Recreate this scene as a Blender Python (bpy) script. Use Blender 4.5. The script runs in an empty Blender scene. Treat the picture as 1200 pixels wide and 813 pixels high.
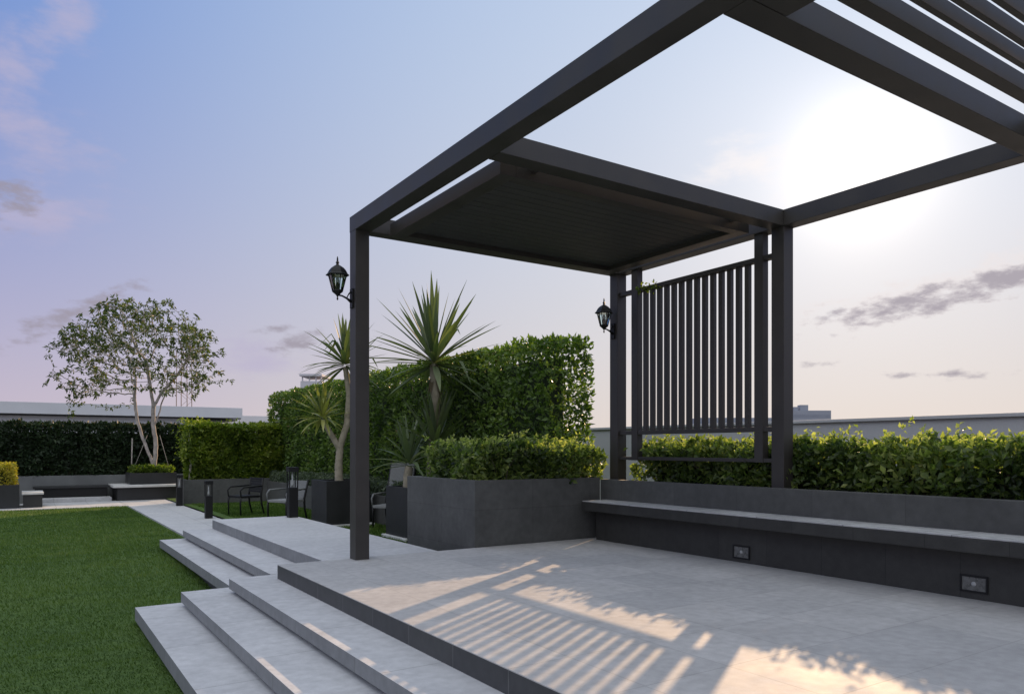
import bpy, bmesh, math, random
import numpy as np
from mathutils import Vector, Matrix

random.seed(7)
RNG = np.random.default_rng(11)
SC = bpy.context.scene
COL = SC.collection
R = math.radians

# ------------------------------------------------------------------ helpers
def link(o, parent=None):
    COL.objects.link(o)
    if parent is not None:
        o.parent = parent
    return o

def tag(o, label=None, cat=None, group=None, kind=None):
    if label: o['label'] = label
    if cat: o['category'] = cat
    if group: o['group'] = group
    if kind: o['kind'] = kind
    return o

def thing(name, label, cat, loc=(0, 0, 0), rz=0.0, group=None):
    o = bpy.data.objects.new(name, None)
    o.empty_display_size = 0.2
    o.location = loc
    o.rotation_euler = (0, 0, rz)
    link(o)
    return tag(o, label, cat, group)

def copy_tree(o, parent=None):
    c = o.copy(); COL.objects.link(c); c.parent = parent
    for ch in list(o.children):
        copy_tree(ch, c)
    return c

class MB:
    """collects shapes into one bmesh and links it as one object"""
    def __init__(self):
        self.bm = bmesh.new()
        self.smooth = []
    def box(self, lo, hi, bev=0.0, rot=None, piv=None, mi=0):
        lo = Vector(lo); hi = Vector(hi)
        c = (lo + hi) / 2; s = hi - lo
        t = bmesh.new()
        bmesh.ops.create_cube(t, size=1.0)
        bmesh.ops.scale(t, vec=s, verts=t.verts)
        if bev > 0:
            bmesh.ops.bevel(t, geom=list(t.edges), offset=bev, segments=2, profile=0.7, affect='EDGES')
        bmesh.ops.translate(t, vec=c, verts=t.verts)
        if rot is not None:
            bmesh.ops.rotate(t, cent=Vector(piv) if piv is not None else c, matrix=rot, verts=t.verts)
        self._merge(t, mi)
        return self
    def _merge(self, t, mi=0, smooth=False):
        vm = {}
        for v in t.verts:
            vm[v] = self.bm.verts.new(v.co)
        for f in t.faces:
            try:
                nf = self.bm.faces.new([vm[v] for v in f.verts])
                nf.material_index = mi; nf.smooth = smooth
            except ValueError:
                pass
        t.free()
    def tube(self, pts, rads, n=8, mi=0, cap=True, smooth=True):
        pts = [Vector(p) for p in pts]
        if not hasattr(rads, '__len__'):
            rads = [rads] * len(pts)
        rings = []
        up = Vector((0.13, 0.21, 1)).normalized()
        d0 = (pts[1] - pts[0]).normalized()
        a = d0.cross(up)
        if a.length < 1e-3: a = d0.cross(Vector((1, 0, 0)))
        a.normalize()
        for i, p in enumerate(pts):
            if i == 0: d = pts[1] - pts[0]
            elif i == len(pts) - 1: d = pts[-1] - pts[-2]
            else: d = pts[i + 1] - pts[i - 1]
            d.normalize()
            a = (a - d * a.dot(d))
            if a.length < 1e-4: a = d.orthogonal()
            a.normalize()
            b = d.cross(a)
            rings.append([self.bm.verts.new(p + (a * math.cos(2 * math.pi * k / n) + b * math.sin(2 * math.pi * k / n)) * rads[i]) for k in range(n)])
        for i in range(len(rings) - 1):
            for k in range(n):
                f = self.bm.faces.new((rings[i][k], rings[i][(k + 1) % n], rings[i + 1][(k + 1) % n], rings[i + 1][k]))
                f.smooth = smooth; f.material_index = mi
        if cap:
            f = self.bm.faces.new(list(reversed(rings[0]))); f.material_index = mi
            f = self.bm.faces.new(rings[-1]); f.material_index = mi
        return self
    def lathe(self, prof, n=8, loc=(0, 0, 0), mi=0, smooth=False, ph=0.0):
        rings = []
        for r, z in prof:
            rings.append([self.bm.verts.new((loc[0] + r * math.cos(ph + 2 * math.pi * k / n), loc[1] + r * math.sin(ph + 2 * math.pi * k / n), loc[2] + z)) for k in range(n)])
        for i in range(len(rings) - 1):
            for k in range(n):
                f = self.bm.faces.new((rings[i][k], rings[i][(k + 1) % n], rings[i + 1][(k + 1) % n], rings[i + 1][k]))
                f.smooth = smooth; f.material_index = mi
        f = self.bm.faces.new(list(reversed(rings[0]))); f.material_index = mi
        f = self.bm.faces.new(rings[-1]); f.material_index = mi
        return self
    def quad(self, a, b, c, d, mi=0):
        f = self.bm.faces.new([self.bm.verts.new(p) for p in (a, b, c, d)]); f.material_index = mi
        return self
    def build(self, name, mats, parent=None, loc=None):
        me = bpy.data.meshes.new(name)
        bmesh.ops.recalc_face_normals(self.bm, faces=self.bm.faces)
        self.bm.to_mesh(me); self.bm.free()
        for m in (mats if isinstance(mats, (list, tuple)) else [mats]):
            me.materials.append(m)
        o = bpy.data.objects.new(name, me)
        if loc is not None: o.location = loc
        return link(o, parent)

def np_mesh(name, verts, tris, mat, parent=None, rnd=None, smooth=False):
    me = bpy.data.meshes.new(name)
    nv, nt = len(verts), len(tris)
    me.vertices.add(nv); me.vertices.foreach_set('co', verts.astype(np.float32).ravel())
    me.loops.add(nt * 3); me.loops.foreach_set('vertex_index', tris.astype(np.int32).ravel())
    me.polygons.add(nt); me.polygons.foreach_set('loop_start', np.arange(0, nt * 3, 3, dtype=np.int32))
    me.update(calc_edges=True)
    if rnd is not None:
        at = me.attributes.new('rnd', 'FLOAT', 'POINT'); at.data.foreach_set('value', rnd.astype(np.float32))
    me.materials.append(mat)
    o = bpy.data.objects.new(name, me)
    return link(o, parent)

def unit(v):
    return v / np.maximum(np.linalg.norm(v, axis=-1, keepdims=True), 1e-9)

def leaf_arrays(P, D, N, L, W, fold=0.25):
    """one folded four-point leaf per row: P base, D direction, N face normal, L length, W width"""
    n = len(P)
    D = unit(D); S = unit(np.cross(D, N)); N = unit(np.cross(S, D))
    L = L[:, None]; W = W[:, None]
    mid = P + D * L * 0.45
    a = P; b = mid + S * W * 0.5 + N * W * fold; c = mid - S * W * 0.5 + N * W * fold
    t = P + D * L - N * L * 0.12
    V = np.stack([a, b, t, c], 1).reshape(-1, 3)
    i = np.arange(n)[:, None] * 4
    T = np.concatenate([i + np.array([[0, 1, 2]]), i + np.array([[0, 2, 3]])], 1).reshape(-1, 3)
    return V, T

def leaf_mesh(name, P, D, N, L, W, mat, parent=None, rnd=None, fold=0.25):
    V, T = leaf_arrays(P, D, N, L, W, fold)
    r = RNG.random(len(P)) if rnd is None else rnd
    return np_mesh(name, V, T, mat, parent, np.repeat(r, 4))

# ------------------------------------------------------------------ materials
MATS = {}
def new_mat(name):
    m = bpy.data.materials.new(name); m.use_nodes = True
    nt = m.node_tree; b = nt.nodes['Principled BSDF']
    MATS[name] = m
    return m, nt, b

def nd(nt, t, **kw):
    n = nt.nodes.new(t)
    for k, v in kw.items(): setattr(n, k, v)
    return n

def mathn(nt, op, a, b=None, c=None, clamp=False):
    n = nt.nodes.new('ShaderNodeMath'); n.operation = op; n.use_clamp = clamp
    for i, x in enumerate((a, b, c)):
        if x is None: continue
        if isinstance(x, (int, float)): n.inputs[i].default_value = x
        else: nt.links.new(x, n.inputs[i])
    return n.outputs[0]

def mixc(nt, fac, a, b, mode='MIX'):
    n = nt.nodes.new('ShaderNodeMix'); n.data_type = 'RGBA'; n.blend_type = mode
    for s, x in (('Factor', fac), ('A', a), ('B', b)):
        i = [q for q in n.inputs if q.name == s and (q.type == 'RGBA' or s == 'Factor' and q.type == 'VALUE')][0]
        if isinstance(x, (int, float)): i.default_value = x
        elif isinstance(x, (tuple, list)): i.default_value = (*x, 1) if len(x) == 3 else x
        else: nt.links.new(x, i)
    return [q for q in n.outputs if q.type == 'RGBA'][0]

def rough_mat(name, col, rough=0.6, var=0.15, scale=6.0, bump=0.15, bscale=60.0, spec=0.4, metallic=0.0, streak=False):
    m, nt, b = new_mat(name)
    tc = nd(nt, 'ShaderNodeTexCoord')
    n1 = nd(nt, 'ShaderNodeTexNoise'); n1.inputs['Scale'].default_value = scale; n1.inputs['Detail'].default_value = 6
    n2 = nd(nt, 'ShaderNodeTexNoise'); n2.inputs['Scale'].default_value = bscale; n2.inputs['Detail'].default_value = 4
    nt.links.new(tc.outputs['Object'], n1.inputs['Vector'])
    nt.links.new(tc.outputs['Object'], n2.inputs['Vector'])
    dark = tuple(c * (1 - var) for c in col); light = tuple(min(1, c * (1 + var)) for c in col)
    r = nd(nt, 'ShaderNodeValToRGB'); r.color_ramp.elements[0].position = 0.3; r.color_ramp.elements[1].position = 0.7
    r.color_ramp.elements[0].color = (*dark, 1); r.color_ramp.elements[1].color = (*light, 1)
    nt.links.new(n1.outputs['Fac'], r.inputs['Fac'])
    c2 = mixc(nt, mathn(nt, 'MULTIPLY', n2.outputs['Fac'], 0.35), r.outputs['Color'], tuple(c * 0.65 for c in col))
    nt.links.new(c2, b.inputs['Base Color'])
    nt.links.new(mathn(nt, 'MULTIPLY_ADD', n1.outputs['Fac'], 0.3, rough - 0.15, clamp=True), b.inputs['Roughness'])
    b.inputs['Specular IOR Level'].default_value = spec
    b.inputs['Metallic'].default_value = metallic
    if bump > 0:
        bp = nd(nt, 'ShaderNodeBump'); bp.inputs['Strength'].default_value = bump; bp.inputs['Distance'].default_value = 0.01
        nt.links.new(n2.outputs['Fac'], bp.inputs['Height']); nt.links.new(bp.outputs['Normal'], b.inputs['Normal'])
    return m

def tile_mat(name, c1, c2, mortar, tw, th, joint=0.006, rough=0.55, speck=0.25, spec=0.4, shift=(0, 0, 0), plane='XY', stain=0.25):
    """stone tiles in straight rows with thin joints, a fine grain and faint stains"""
    m, nt, b = new_mat(name)
    tc = nd(nt, 'ShaderNodeTexCoord')
    mp = nd(nt, 'ShaderNodeMapping'); mp.inputs['Location'].default_value = shift
    if plane == 'VERT':                                # courses run along the wall, whichever way it faces
        sp = nd(nt, 'ShaderNodeSeparateXYZ'); nt.links.new(tc.outputs['Object'], sp.inputs[0])
        cb = nd(nt, 'ShaderNodeCombineXYZ'); nt.links.new(mathn(nt, 'ADD', sp.outputs[0], sp.outputs[1]), cb.inputs[0]); nt.links.new(sp.outputs[2], cb.inputs[1])
        nt.links.new(cb.outputs[0], mp.inputs['Vector'])
    else:
        nt.links.new(tc.outputs['Object'], mp.inputs['Vector'])
    br = nd(nt, 'ShaderNodeTexBrick'); br.offset = 0.0; br.squash = 1.0
    br.inputs['Scale'].default_value = 1.0
    br.inputs['Brick Width'].default_value = tw; br.inputs['Row Height'].default_value = th
    br.inputs['Mortar Size'].default_value = joint; br.inputs['Mortar Smooth'].default_value = 0.3
    br.inputs['Bias'].default_value = 0.0
    br.inputs['Color1'].default_value = (*c1, 1); br.inputs['Color2'].default_value = (*c2, 1); br.inputs['Mortar'].default_value = (*mortar, 1)
    nt.links.new(mp.outputs['Vector'], br.inputs['Vector'])
    n1 = nd(nt, 'ShaderNodeTexNoise'); n1.inputs['Scale'].default_value = 140; n1.inputs['Detail'].default_value = 3
    n2 = nd(nt, 'ShaderNodeTexNoise'); n2.inputs['Scale'].default_value = 2.2; n2.inputs['Detail'].default_value = 7; n2.inputs['Roughness'].default_value = 0.65
    n3 = nd(nt, 'ShaderNodeTexNoise'); n3.inputs['Scale'].default_value = 14; n3.inputs['Detail'].default_value = 5
    for n in (n1, n2, n3): nt.links.new(tc.outputs['Object'], n.inputs['Vector'])
    g = mathn(nt, 'MULTIPLY_ADD', n1.outputs['Fac'], speck, 1 - speck * 0.5)
    g = mathn(nt, 'MULTIPLY', g, mathn(nt, 'MULTIPLY_ADD', n2.outputs['Fac'], stain * 2, 1 - stain))
    g = mathn(nt, 'MULTIPLY', g, mathn(nt, 'MULTIPLY_ADD', n3.outputs['Fac'], 0.5, 0.75))
    col = mixc(nt, 1.0, br.outputs['Color'], (0, 0, 0), 'MIX')
    vm = nd(nt, 'ShaderNodeVectorMath'); vm.operation = 'SCALE'
    nt.links.new(br.outputs['Color'], vm.inputs[0]); nt.links.new(g, vm.inputs['Scale'])
    nt.links.new(vm.outputs['Vector'], b.inputs['Base Color'])
    nt.links.new(mathn(nt, 'MULTIPLY_ADD', n2.outputs['Fac'], 0.35, rough - 0.17, clamp=True), b.inputs['Roughness'])
    b.inputs['Specular IOR Level'].default_value = spec
    h = mathn(nt, 'MULTIPLY_ADD', n1.outputs['Fac'], 0.12, mathn(nt, 'MULTIPLY', br.outputs['Fac'], -0.6))
    bp = nd(nt, 'ShaderNodeBump'); bp.inputs['Strength'].default_value = 0.35; bp.inputs['Distance'].default_value = 0.006
    nt.links.new(h, bp.inputs['Height']); nt.links.new(bp.outputs['Normal'], b.inputs['Normal'])
    return m

def leaf_mat(name, cols, trans=0.35, rough=0.45, spec=0.35, tcol=None):
    m, nt, b = new_mat(name)
    at = nd(nt, 'ShaderNodeAttribute'); at.attribute_name = 'rnd'
    r = nd(nt, 'ShaderNodeValToRGB')
    els = r.color_ramp.elements
    while len(els) < len(cols): els.new(0.5)
    for i, (p, c) in enumerate(cols):
        els[i].position = p; els[i].color = (*c, 1)
    nt.links.new(at.outputs['Fac'], r.inputs['Fac'])
    nt.links.new(r.outputs['Color'], b.inputs['Base Color'])
    b.inputs['Roughness'].default_value = rough; b.inputs['Specular IOR Level'].default_value = spec
    tr = nd(nt, 'ShaderNodeBsdfTranslucent')
    tcc = mixc(nt, 1.0, r.outputs['Color'], tcol or (1.5, 1.7, 0.6), 'MULTIPLY')
    nt.links.new(tcc, tr.inputs['Color'])
    mx = nd(nt, 'ShaderNodeMixShader'); mx.inputs[0].default_value = trans
    nt.links.new(b.outputs[0], mx.inputs[1]); nt.links.new(tr.outputs[0], mx.inputs[2])
    nt.links.new(mx.outputs[0], nt.nodes['Material Output'].inputs['Surface'])
    return m

M = {}
M['metal'] = rough_mat('dark_bronze_metal', (0.040, 0.036, 0.0325), rough=0.52, var=0.2, scale=3.5, bump=0.05, bscale=180, spec=0.45)
M['panel'] = rough_mat('dark_soffit_board', (0.052, 0.051, 0.050), rough=0.6, var=0.12, scale=5, bump=0.06, bscale=120)
M['black'] = rough_mat('black_painted_metal', (0.009, 0.009, 0.0095), rough=0.55, var=0.2, scale=9, bump=0.05, bscale=150, spec=0.3)
M['deck'] = tile_mat('pale_granite_paving', (0.41, 0.40, 0.40), (0.35, 0.345, 0.35), (0.30, 0.295, 0.295), 0.6, 0.6, joint=0.004, rough=0.68, spec=0.22, shift=(-0.13, 0.33, 0), stain=0.24)
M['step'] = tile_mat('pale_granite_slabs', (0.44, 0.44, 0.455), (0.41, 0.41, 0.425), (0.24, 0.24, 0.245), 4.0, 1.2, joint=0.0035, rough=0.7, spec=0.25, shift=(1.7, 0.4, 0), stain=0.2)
M['step_shaded'] = tile_mat('shaded_step_face', (0.215, 0.22, 0.23), (0.19, 0.195, 0.205), (0.13, 0.13, 0.13), 1.2, 0.9, joint=0.0035, rough=0.65, spec=0.25, plane='VERT', stain=0.25)  # tread stone with the shade of the front faces put into a darker colour
M['riser'] = tile_mat('charcoal_riser_tile', (0.062, 0.063, 0.066), (0.052, 0.053, 0.057), (0.12, 0.12, 0.12), 0.6, 0.6, joint=0.004, rough=0.55, spec=0.3, plane='VERT', shift=(0, 0.2, 0), stain=0.35)
M['path'] = tile_mat('pale_path_paving', (0.46, 0.455, 0.46), (0.43, 0.43, 0.44), (0.28, 0.28, 0.28), 0.8, 0.8, joint=0.006, rough=0.6)
M['stone'] = tile_mat('charcoal_wall_stone', (0.088, 0.089, 0.086), (0.074, 0.075, 0.073), (0.060, 0.060, 0.058), 0.9, 0.45, joint=0.003, rough=0.62, speck=0.5, spec=0.3, plane='VERT', shift=(0.13, 0.12, 0), stain=0.42)
M['bench'] = tile_mat('charcoal_bench_stone', (0.040, 0.0395, 0.037), (0.033, 0.0325, 0.031), (0.024, 0.024, 0.023), 0.6, 0.6, joint=0.003, rough=0.55, speck=0.6, spec=0.3, plane='VERT', shift=(0.2, 0.11, 0), stain=0.42)
M['seatstone'] = tile_mat('pale_seat_granite', (0.43, 0.43, 0.43), (0.38, 0.38, 0.385), (0.12, 0.12, 0.12), 5.0, 0.9, joint=0.004, rough=0.5, stain=0.3)
M['dkstone'] = rough_mat('dark_box_fibre', (0.024, 0.0245, 0.0255), rough=0.5, var=0.15, scale=4, bump=0.2, bscale=70)
M['greywall'] = rough_mat('grey_painted_wall', (0.15, 0.155, 0.155), rough=0.75, var=0.15, scale=2.5, bump=0.2, bscale=40)
M['white'] = rough_mat('pale_painted_wall', (0.62, 0.63, 0.66), rough=0.7, var=0.05, scale=1.2, bump=0.1, bscale=30)
M['parapet'] = rough_mat('grey_parapet_paint', (0.50, 0.505, 0.52), rough=0.75, var=0.06, scale=1.0, bump=0.1, bscale=30)
M['kerb'] = rough_mat('pale_slab_concrete', (0.55, 0.55, 0.54), rough=0.7, var=0.12, scale=6, bump=0.2)
M['soil'] = rough_mat('planting_soil', (0.06, 0.045, 0.035), rough=0.9, var=0.4, scale=14, bump=0.8, bscale=40)
M['ground'] = rough_mat('roof_ground', (0.16, 0.16, 0.155), rough=0.9, var=0.2, scale=0.6, bump=0.2, bscale=12)
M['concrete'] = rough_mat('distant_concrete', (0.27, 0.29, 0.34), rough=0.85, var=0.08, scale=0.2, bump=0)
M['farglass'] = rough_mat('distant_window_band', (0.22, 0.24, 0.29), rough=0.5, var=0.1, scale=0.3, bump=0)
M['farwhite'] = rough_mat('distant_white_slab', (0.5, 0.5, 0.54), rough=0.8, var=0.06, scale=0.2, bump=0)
M['bark'] = rough_mat('pale_tree_bark', (0.36, 0.32, 0.29), rough=0.85, var=0.35, scale=7, bump=0.6, bscale=30)
M['palmbark'] = rough_mat('ringed_palm_bark', (0.30, 0.265, 0.20), rough=0.85, var=0.3, scale=9, bump=0.8, bscale=28)
M['twig'] = rough_mat('brown_twigs', (0.055, 0.048, 0.03), rough=0.9, var=0.35, scale=12, bump=0.4)
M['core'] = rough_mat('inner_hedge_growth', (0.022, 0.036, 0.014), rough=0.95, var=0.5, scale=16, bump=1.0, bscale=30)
M['mast'] = rough_mat('rusty_mast_steel', (0.22, 0.16, 0.13), rough=0.8, var=0.2, scale=3, bump=0)
M['seatpad'] = rough_mat('grey_seat_weave', (0.22, 0.225, 0.225), rough=0.75, var=0.12, scale=20, bump=0.4, bscale=120)

# woven wicker
def weave_mat():
    m, nt, b = new_mat('grey_wicker_weave')
    tc = nd(nt, 'ShaderNodeTexCoord')
    w1 = nd(nt, 'ShaderNodeTexWave'); w1.bands_direction = 'DIAGONAL'; w1.inputs['Scale'].default_value = 22; w1.inputs['Distortion'].default_value = 1.5
    w2 = nd(nt, 'ShaderNodeTexWave'); w2.bands_direction = 'Z'; w2.inputs['Scale'].default_value = 16; w2.inputs['Distortion'].default_value = 1.0
    for w in (w1, w2): nt.links.new(tc.outputs['Object'], w.inputs['Vector'])
    f = mathn(nt, 'MULTIPLY', w1.outputs['Fac'], w2.outputs['Fac'])
    nt.links.new(mixc(nt, f, (0.09, 0.093, 0.095), (0.36, 0.37, 0.37)), b.inputs['Base Color'])
    b.inputs['Roughness'].default_value = 0.6
    bp = nd(nt, 'ShaderNodeBump'); bp.inputs['Strength'].default_value = 0.6; bp.inputs['Distance'].default_value = 0.01
    nt.links.new(f, bp.inputs['Height']); nt.links.new(bp.outputs['Normal'], b.inputs['Normal'])
    return m
M['weave'] = weave_mat()

# lantern glass
def glass_mat(name, tint=(0.85, 0.95, 0.95), rough=0.08):
    m, nt, b = new_mat(name)
    gl = nd(nt, 'ShaderNodeBsdfGlossy'); gl.inputs['Roughness'].default_value = rough
    tr = nd(nt, 'ShaderNodeBsdfTransparent'); tr.inputs['Color'].default_value = (*tint, 1)
    fr = nd(nt, 'ShaderNodeFresnel'); fr.inputs['IOR'].default_value = 1.45
    mx = nd(nt, 'ShaderNodeMixShader')
    nt.links.new(mathn(nt, 'MULTIPLY_ADD', fr.outputs[0], 1.0, 0.04, clamp=True), mx.inputs[0])
    nt.links.new(tr.outputs[0], mx.inputs[1]); nt.links.new(gl.outputs[0], mx.inputs[2])
    nt.links.new(mx.outputs[0], nt.nodes['Material Output'].inputs['Surface'])
    return m
M['glass'] = glass_mat('lantern_glass')
M['frost'] = rough_mat('frosted_lamp_glass', (0.38, 0.39, 0.39), rough=0.35, var=0.05, scale=5, bump=0.0)
M['lens'] = rough_mat('ribbed_light_lens', (0.11, 0.112, 0.108), rough=0.3, var=0.35, scale=25, bump=0.2, bscale=60, spec=0.6)

M['leaf_near'] = leaf_mat('glossy_hedge_leaf', [(0.0, (0.026, 0.05, 0.015)), (0.4, (0.095, 0.145, 0.036)), (0.68, (0.19, 0.25, 0.065)), (1.0, (0.38, 0.42, 0.15))], trans=0.5, rough=0.42, spec=0.55, tcol=(1.5, 1.6, 0.75))
M['leaf_tall'] = leaf_mat('clipped_hedge_leaf', [(0.0, (0.03, 0.062, 0.014)), (0.5, (0.10, 0.165, 0.034)), (0.85, (0.18, 0.255, 0.055)), (0.97, (0.26, 0.33, 0.08)), (1.0, (0.20, 0.15, 0.07))], trans=0.32, rough=0.45)
M['leaf_dark'] = leaf_mat('dark_hedge_leaf', [(0.0, (0.012, 0.024, 0.010)), (0.6, (0.022, 0.042, 0.016)), (1.0, (0.045, 0.07, 0.026))], trans=0.2, rough=0.5)
M['leaf_mid'] = leaf_mat('bright_hedge_leaf', [(0.0, (0.05, 0.085, 0.012)), (0.5, (0.125, 0.18, 0.022)), (1.0, (0.28, 0.31, 0.05))], trans=0.42, rough=0.45)
M['leaf_silver'] = leaf_mat('silver_shrub_leaf', [(0.0, (0.05, 0.075, 0.05)), (0.6, (0.10, 0.13, 0.085)), (1.0, (0.17, 0.20, 0.14))], trans=0.25, rough=0.6)
M['leaf_yellow'] = leaf_mat('golden_shrub_leaf', [(0.0, (0.16, 0.15, 0.02)), (0.5, (0.34, 0.29, 0.03)), (1.0, (0.50, 0.42, 0.06))], trans=0.35, rough=0.5)
M['leaf_tree'] = leaf_mat('terrace_tree_leaf', [(0.0, (0.035, 0.055, 0.02)), (0.6, (0.07, 0.10, 0.032)), (0.92, (0.13, 0.155, 0.05)), (1.0, (0.2, 0.15, 0.06))], trans=0.34, rough=0.5)
M['leaf_palm'] = leaf_mat('sword_leaf_green', [(0.0, (0.05, 0.072, 0.034)), (0.6, (0.105, 0.138, 0.068)), (1.0, (0.26, 0.28, 0.16))], trans=0.22, rough=0.55)
M['leaf_palm_yellow'] = leaf_mat('sword_leaf_yellow', [(0.0, (0.12, 0.15, 0.045)), (0.5, (0.28, 0.29, 0.09)), (1.0, (0.5, 0.46, 0.2))], trans=0.28, rough=0.4)
M['leaf_palm_grey'] = leaf_mat('sword_leaf_silver', [(0.0, (0.06, 0.095, 0.045)), (0.6, (0.12, 0.16, 0.085)), (1.0, (0.30, 0.33, 0.24))], trans=0.2, rough=0.4)
M['leaf_dead'] = leaf_mat('dry_palm_skirt', [(0.0, (0.09, 0.07, 0.04)), (1.0, (0.2, 0.165, 0.1))], trans=0.15, rough=0.8, tcol=(1.2, 1.1, 0.8))
M['grass'] = leaf_mat('turf_blade', [(0.0, (0.032, 0.066, 0.014)), (0.45, (0.076, 0.132, 0.027)), (0.85, (0.135, 0.195, 0.047)), (1.0, (0.19, 0.21, 0.085))], trans=0.25, rough=0.55, spec=0.2)

def lawn_mat():
    m, nt, b = new_mat('turf_ground')
    tc = nd(nt, 'ShaderNodeTexCoord')
    mp = nd(nt, 'ShaderNodeMapping'); mp.inputs['Scale'].default_value = (3.0, 16.0, 3.0); mp.inputs['Rotation'].default_value = (0, 0, R(-6))
    nt.links.new(tc.outputs['Object'], mp.inputs['Vector'])
    n1 = nd(nt, 'ShaderNodeTexNoise'); n1.inputs['Scale'].default_value = 2.2; n1.inputs['Detail'].default_value = 8; n1.inputs['Roughness'].default_value = 0.7
    nt.links.new(mp.outputs['Vector'], n1.inputs['Vector'])
    n2 = nd(nt, 'ShaderNodeTexNoise'); n2.inputs['Scale'].default_value = 0.7; n2.inputs['Detail'].default_value = 4
    n3 = nd(nt, 'ShaderNodeTexNoise'); n3.inputs['Scale'].default_value = 90; n3.inputs['Detail'].default_value = 3
    for n in (n2, n3): nt.links.new(tc.outputs['Object'], n.inputs['Vector'])
    f = mathn(nt, 'ADD', mathn(nt, 'MULTIPLY', n1.outputs['Fac'], 0.55), mathn(nt, 'ADD', mathn(nt, 'MULTIPLY', n2.outputs['Fac'], 0.25), mathn(nt, 'MULTIPLY', n3.outputs['Fac'], 0.25)))
    r = nd(nt, 'ShaderNodeValToRGB'); e = r.color_ramp.elements
    e[0].position = 0.36; e[0].color = (0.034, 0.066, 0.015, 1)
    e[1].position = 0.70; e[1].color = (0.12, 0.17, 0.045, 1)
    k = e.new(0.52); k.color = (0.064, 0.112, 0.026, 1)
    nt.links.new(f, r.inputs['Fac']); nt.links.new(r.outputs['Color'], b.inputs['Base Color'])
    b.inputs['Roughness'].default_value = 0.8; b.inputs['Specular IOR Level'].default_value = 0.15
    bp = nd(nt, 'ShaderNodeBump'); bp.inputs['Strength'].default_value = 0.7; bp.inputs['Distance'].default_value = 0.02
    nt.links.new(mathn(nt, 'ADD', n1.outputs['Fac'], n3.outputs['Fac']), bp.inputs['Height']); nt.links.new(bp.outputs['Normal'], b.inputs['Normal'])
    return m
M['lawn'] = lawn_mat()

# ------------------------------------------------------------------ camera, sun, sky
YAW = R(33.36)
cam = bpy.data.cameras.new('camera'); cam.sensor_width = 36; cam.lens = 26.25; cam.shift_y = 0.0990
cam.clip_start = 0.05; cam.clip_end = 6000
co = bpy.data.objects.new('camera', cam); co.location = (0, 0, 1.15); co.rotation_euler = (R(90), 0, -YAW); link(co)
SC.camera = co
FWD = Vector((math.sin(YAW), math.cos(YAW), 0)); RGT = Vector((math.cos(YAW), -math.sin(YAW), 0))

SUN_AZ, SUN_EL = R(58.4), R(18.9)
SUNV = Vector((math.sin(SUN_AZ) * math.cos(SUN_EL), math.cos(SUN_AZ) * math.cos(SUN_EL), math.sin(SUN_EL)))
sl = bpy.data.lights.new('sun', 'SUN'); sl.energy = 5.0; sl.angle = R(0.55); sl.color = (1.0, 0.66, 0.37)
so = bpy.data.objects.new('sun', sl); so.rotation_euler = SUNV.to_track_quat('Z', 'Y').to_euler(); so.location = (20, 12, 12); link(so)

W = bpy.data.worlds.new('World'); SC.world = W; W.use_nodes = True
nt = W.node_tree; bg = nt.nodes['Background']
sky = nd(nt, 'ShaderNodeTexSky'); sky.sky_type = 'NISHITA'; sky.sun_disc = False
sky.sun_elevation = SUN_EL; sky.sun_rotation = SUN_AZ; sky.altitude = 50; sky.air_density = 1.0; sky.dust_density = 1.4; sky.ozone_density = 2.0
tc = nd(nt, 'ShaderNodeTexCoord')
nrm = nd(nt, 'ShaderNodeVectorMath'); nrm.operation = 'NORMALIZE'; nt.links.new(tc.outputs['Generated'], nrm.inputs[0])
DIR = nrm.outputs['Vector']
sep = nd(nt, 'ShaderNodeSeparateXYZ'); nt.links.new(DIR, sep.inputs[0])
EL = mathn(nt, 'ARCSINE', sep.outputs['Z']); AZ = mathn(nt, 'ARCTAN2', sep.outputs['X'], sep.outputs['Y'])
dt = nd(nt, 'ShaderNodeVectorMath'); dt.operation = 'DOT_PRODUCT'; nt.links.new(DIR, dt.inputs[0]); dt.inputs[1].default_value = SUNV
DOT = mathn(nt, 'MAXIMUM', dt.outputs['Value'], 0.0)
def scalec(c, f):
    n = nd(nt, 'ShaderNodeVectorMath'); n.operation = 'SCALE'
    if isinstance(c, tuple): n.inputs[0].default_value = c
    else: nt.links.new(c, n.inputs[0])
    if isinstance(f, (int, float)): n.inputs['Scale'].default_value = f
    else: nt.links.new(f, n.inputs['Scale'])
    return n.outputs[0]
def addc(a, b):
    n = nd(nt, 'ShaderNodeVectorMath'); n.operation = 'ADD'; nt.links.new(a, n.inputs[0]); nt.links.new(b, n.inputs[1]); return n.outputs[0]
FILL_GLOW = (12.9, 13.5, 14.0)  # colour of the added fill glow in the unseen part of the sky
base = sky.outputs['Color']
# humid evening air: the clear Nishita blue, a lavender-pink veil low down, a pale aureole round the sun,
# and an added glow, unseen overhead and behind the camera, that fills the shade
def smooth(x, lo, hi):
    n = nd(nt, 'ShaderNodeMapRange'); n.interpolation_type = 'SMOOTHSTEP'
    nt.links.new(x, n.inputs[0]); n.inputs[1].default_value = lo; n.inputs[2].default_value = hi
    return n.outputs[0]
ELP = mathn(nt, 'MAXIMUM', EL, 0.0)
lum = nd(nt, 'ShaderNodeRGBToBW'); nt.links.new(base, lum.inputs[0])
nish = scalec(base, mathn(nt, 'DIVIDE', 1.0, mathn(nt, 'MULTIPLY_ADD', lum.outputs[0], 0.16, 1.0)))
side = smooth(DOT, 0.45, 0.99)
air = mixc(nt, side, (0.2, 2.2, 7.0), (4.5, 6.1, 8.7))
low = mathn(nt, 'POWER', 2.718, mathn(nt, 'MULTIPLY', mathn(nt, 'POWER', mathn(nt, 'MULTIPLY', ELP, 2.78), 1.3), -1.0))
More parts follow.
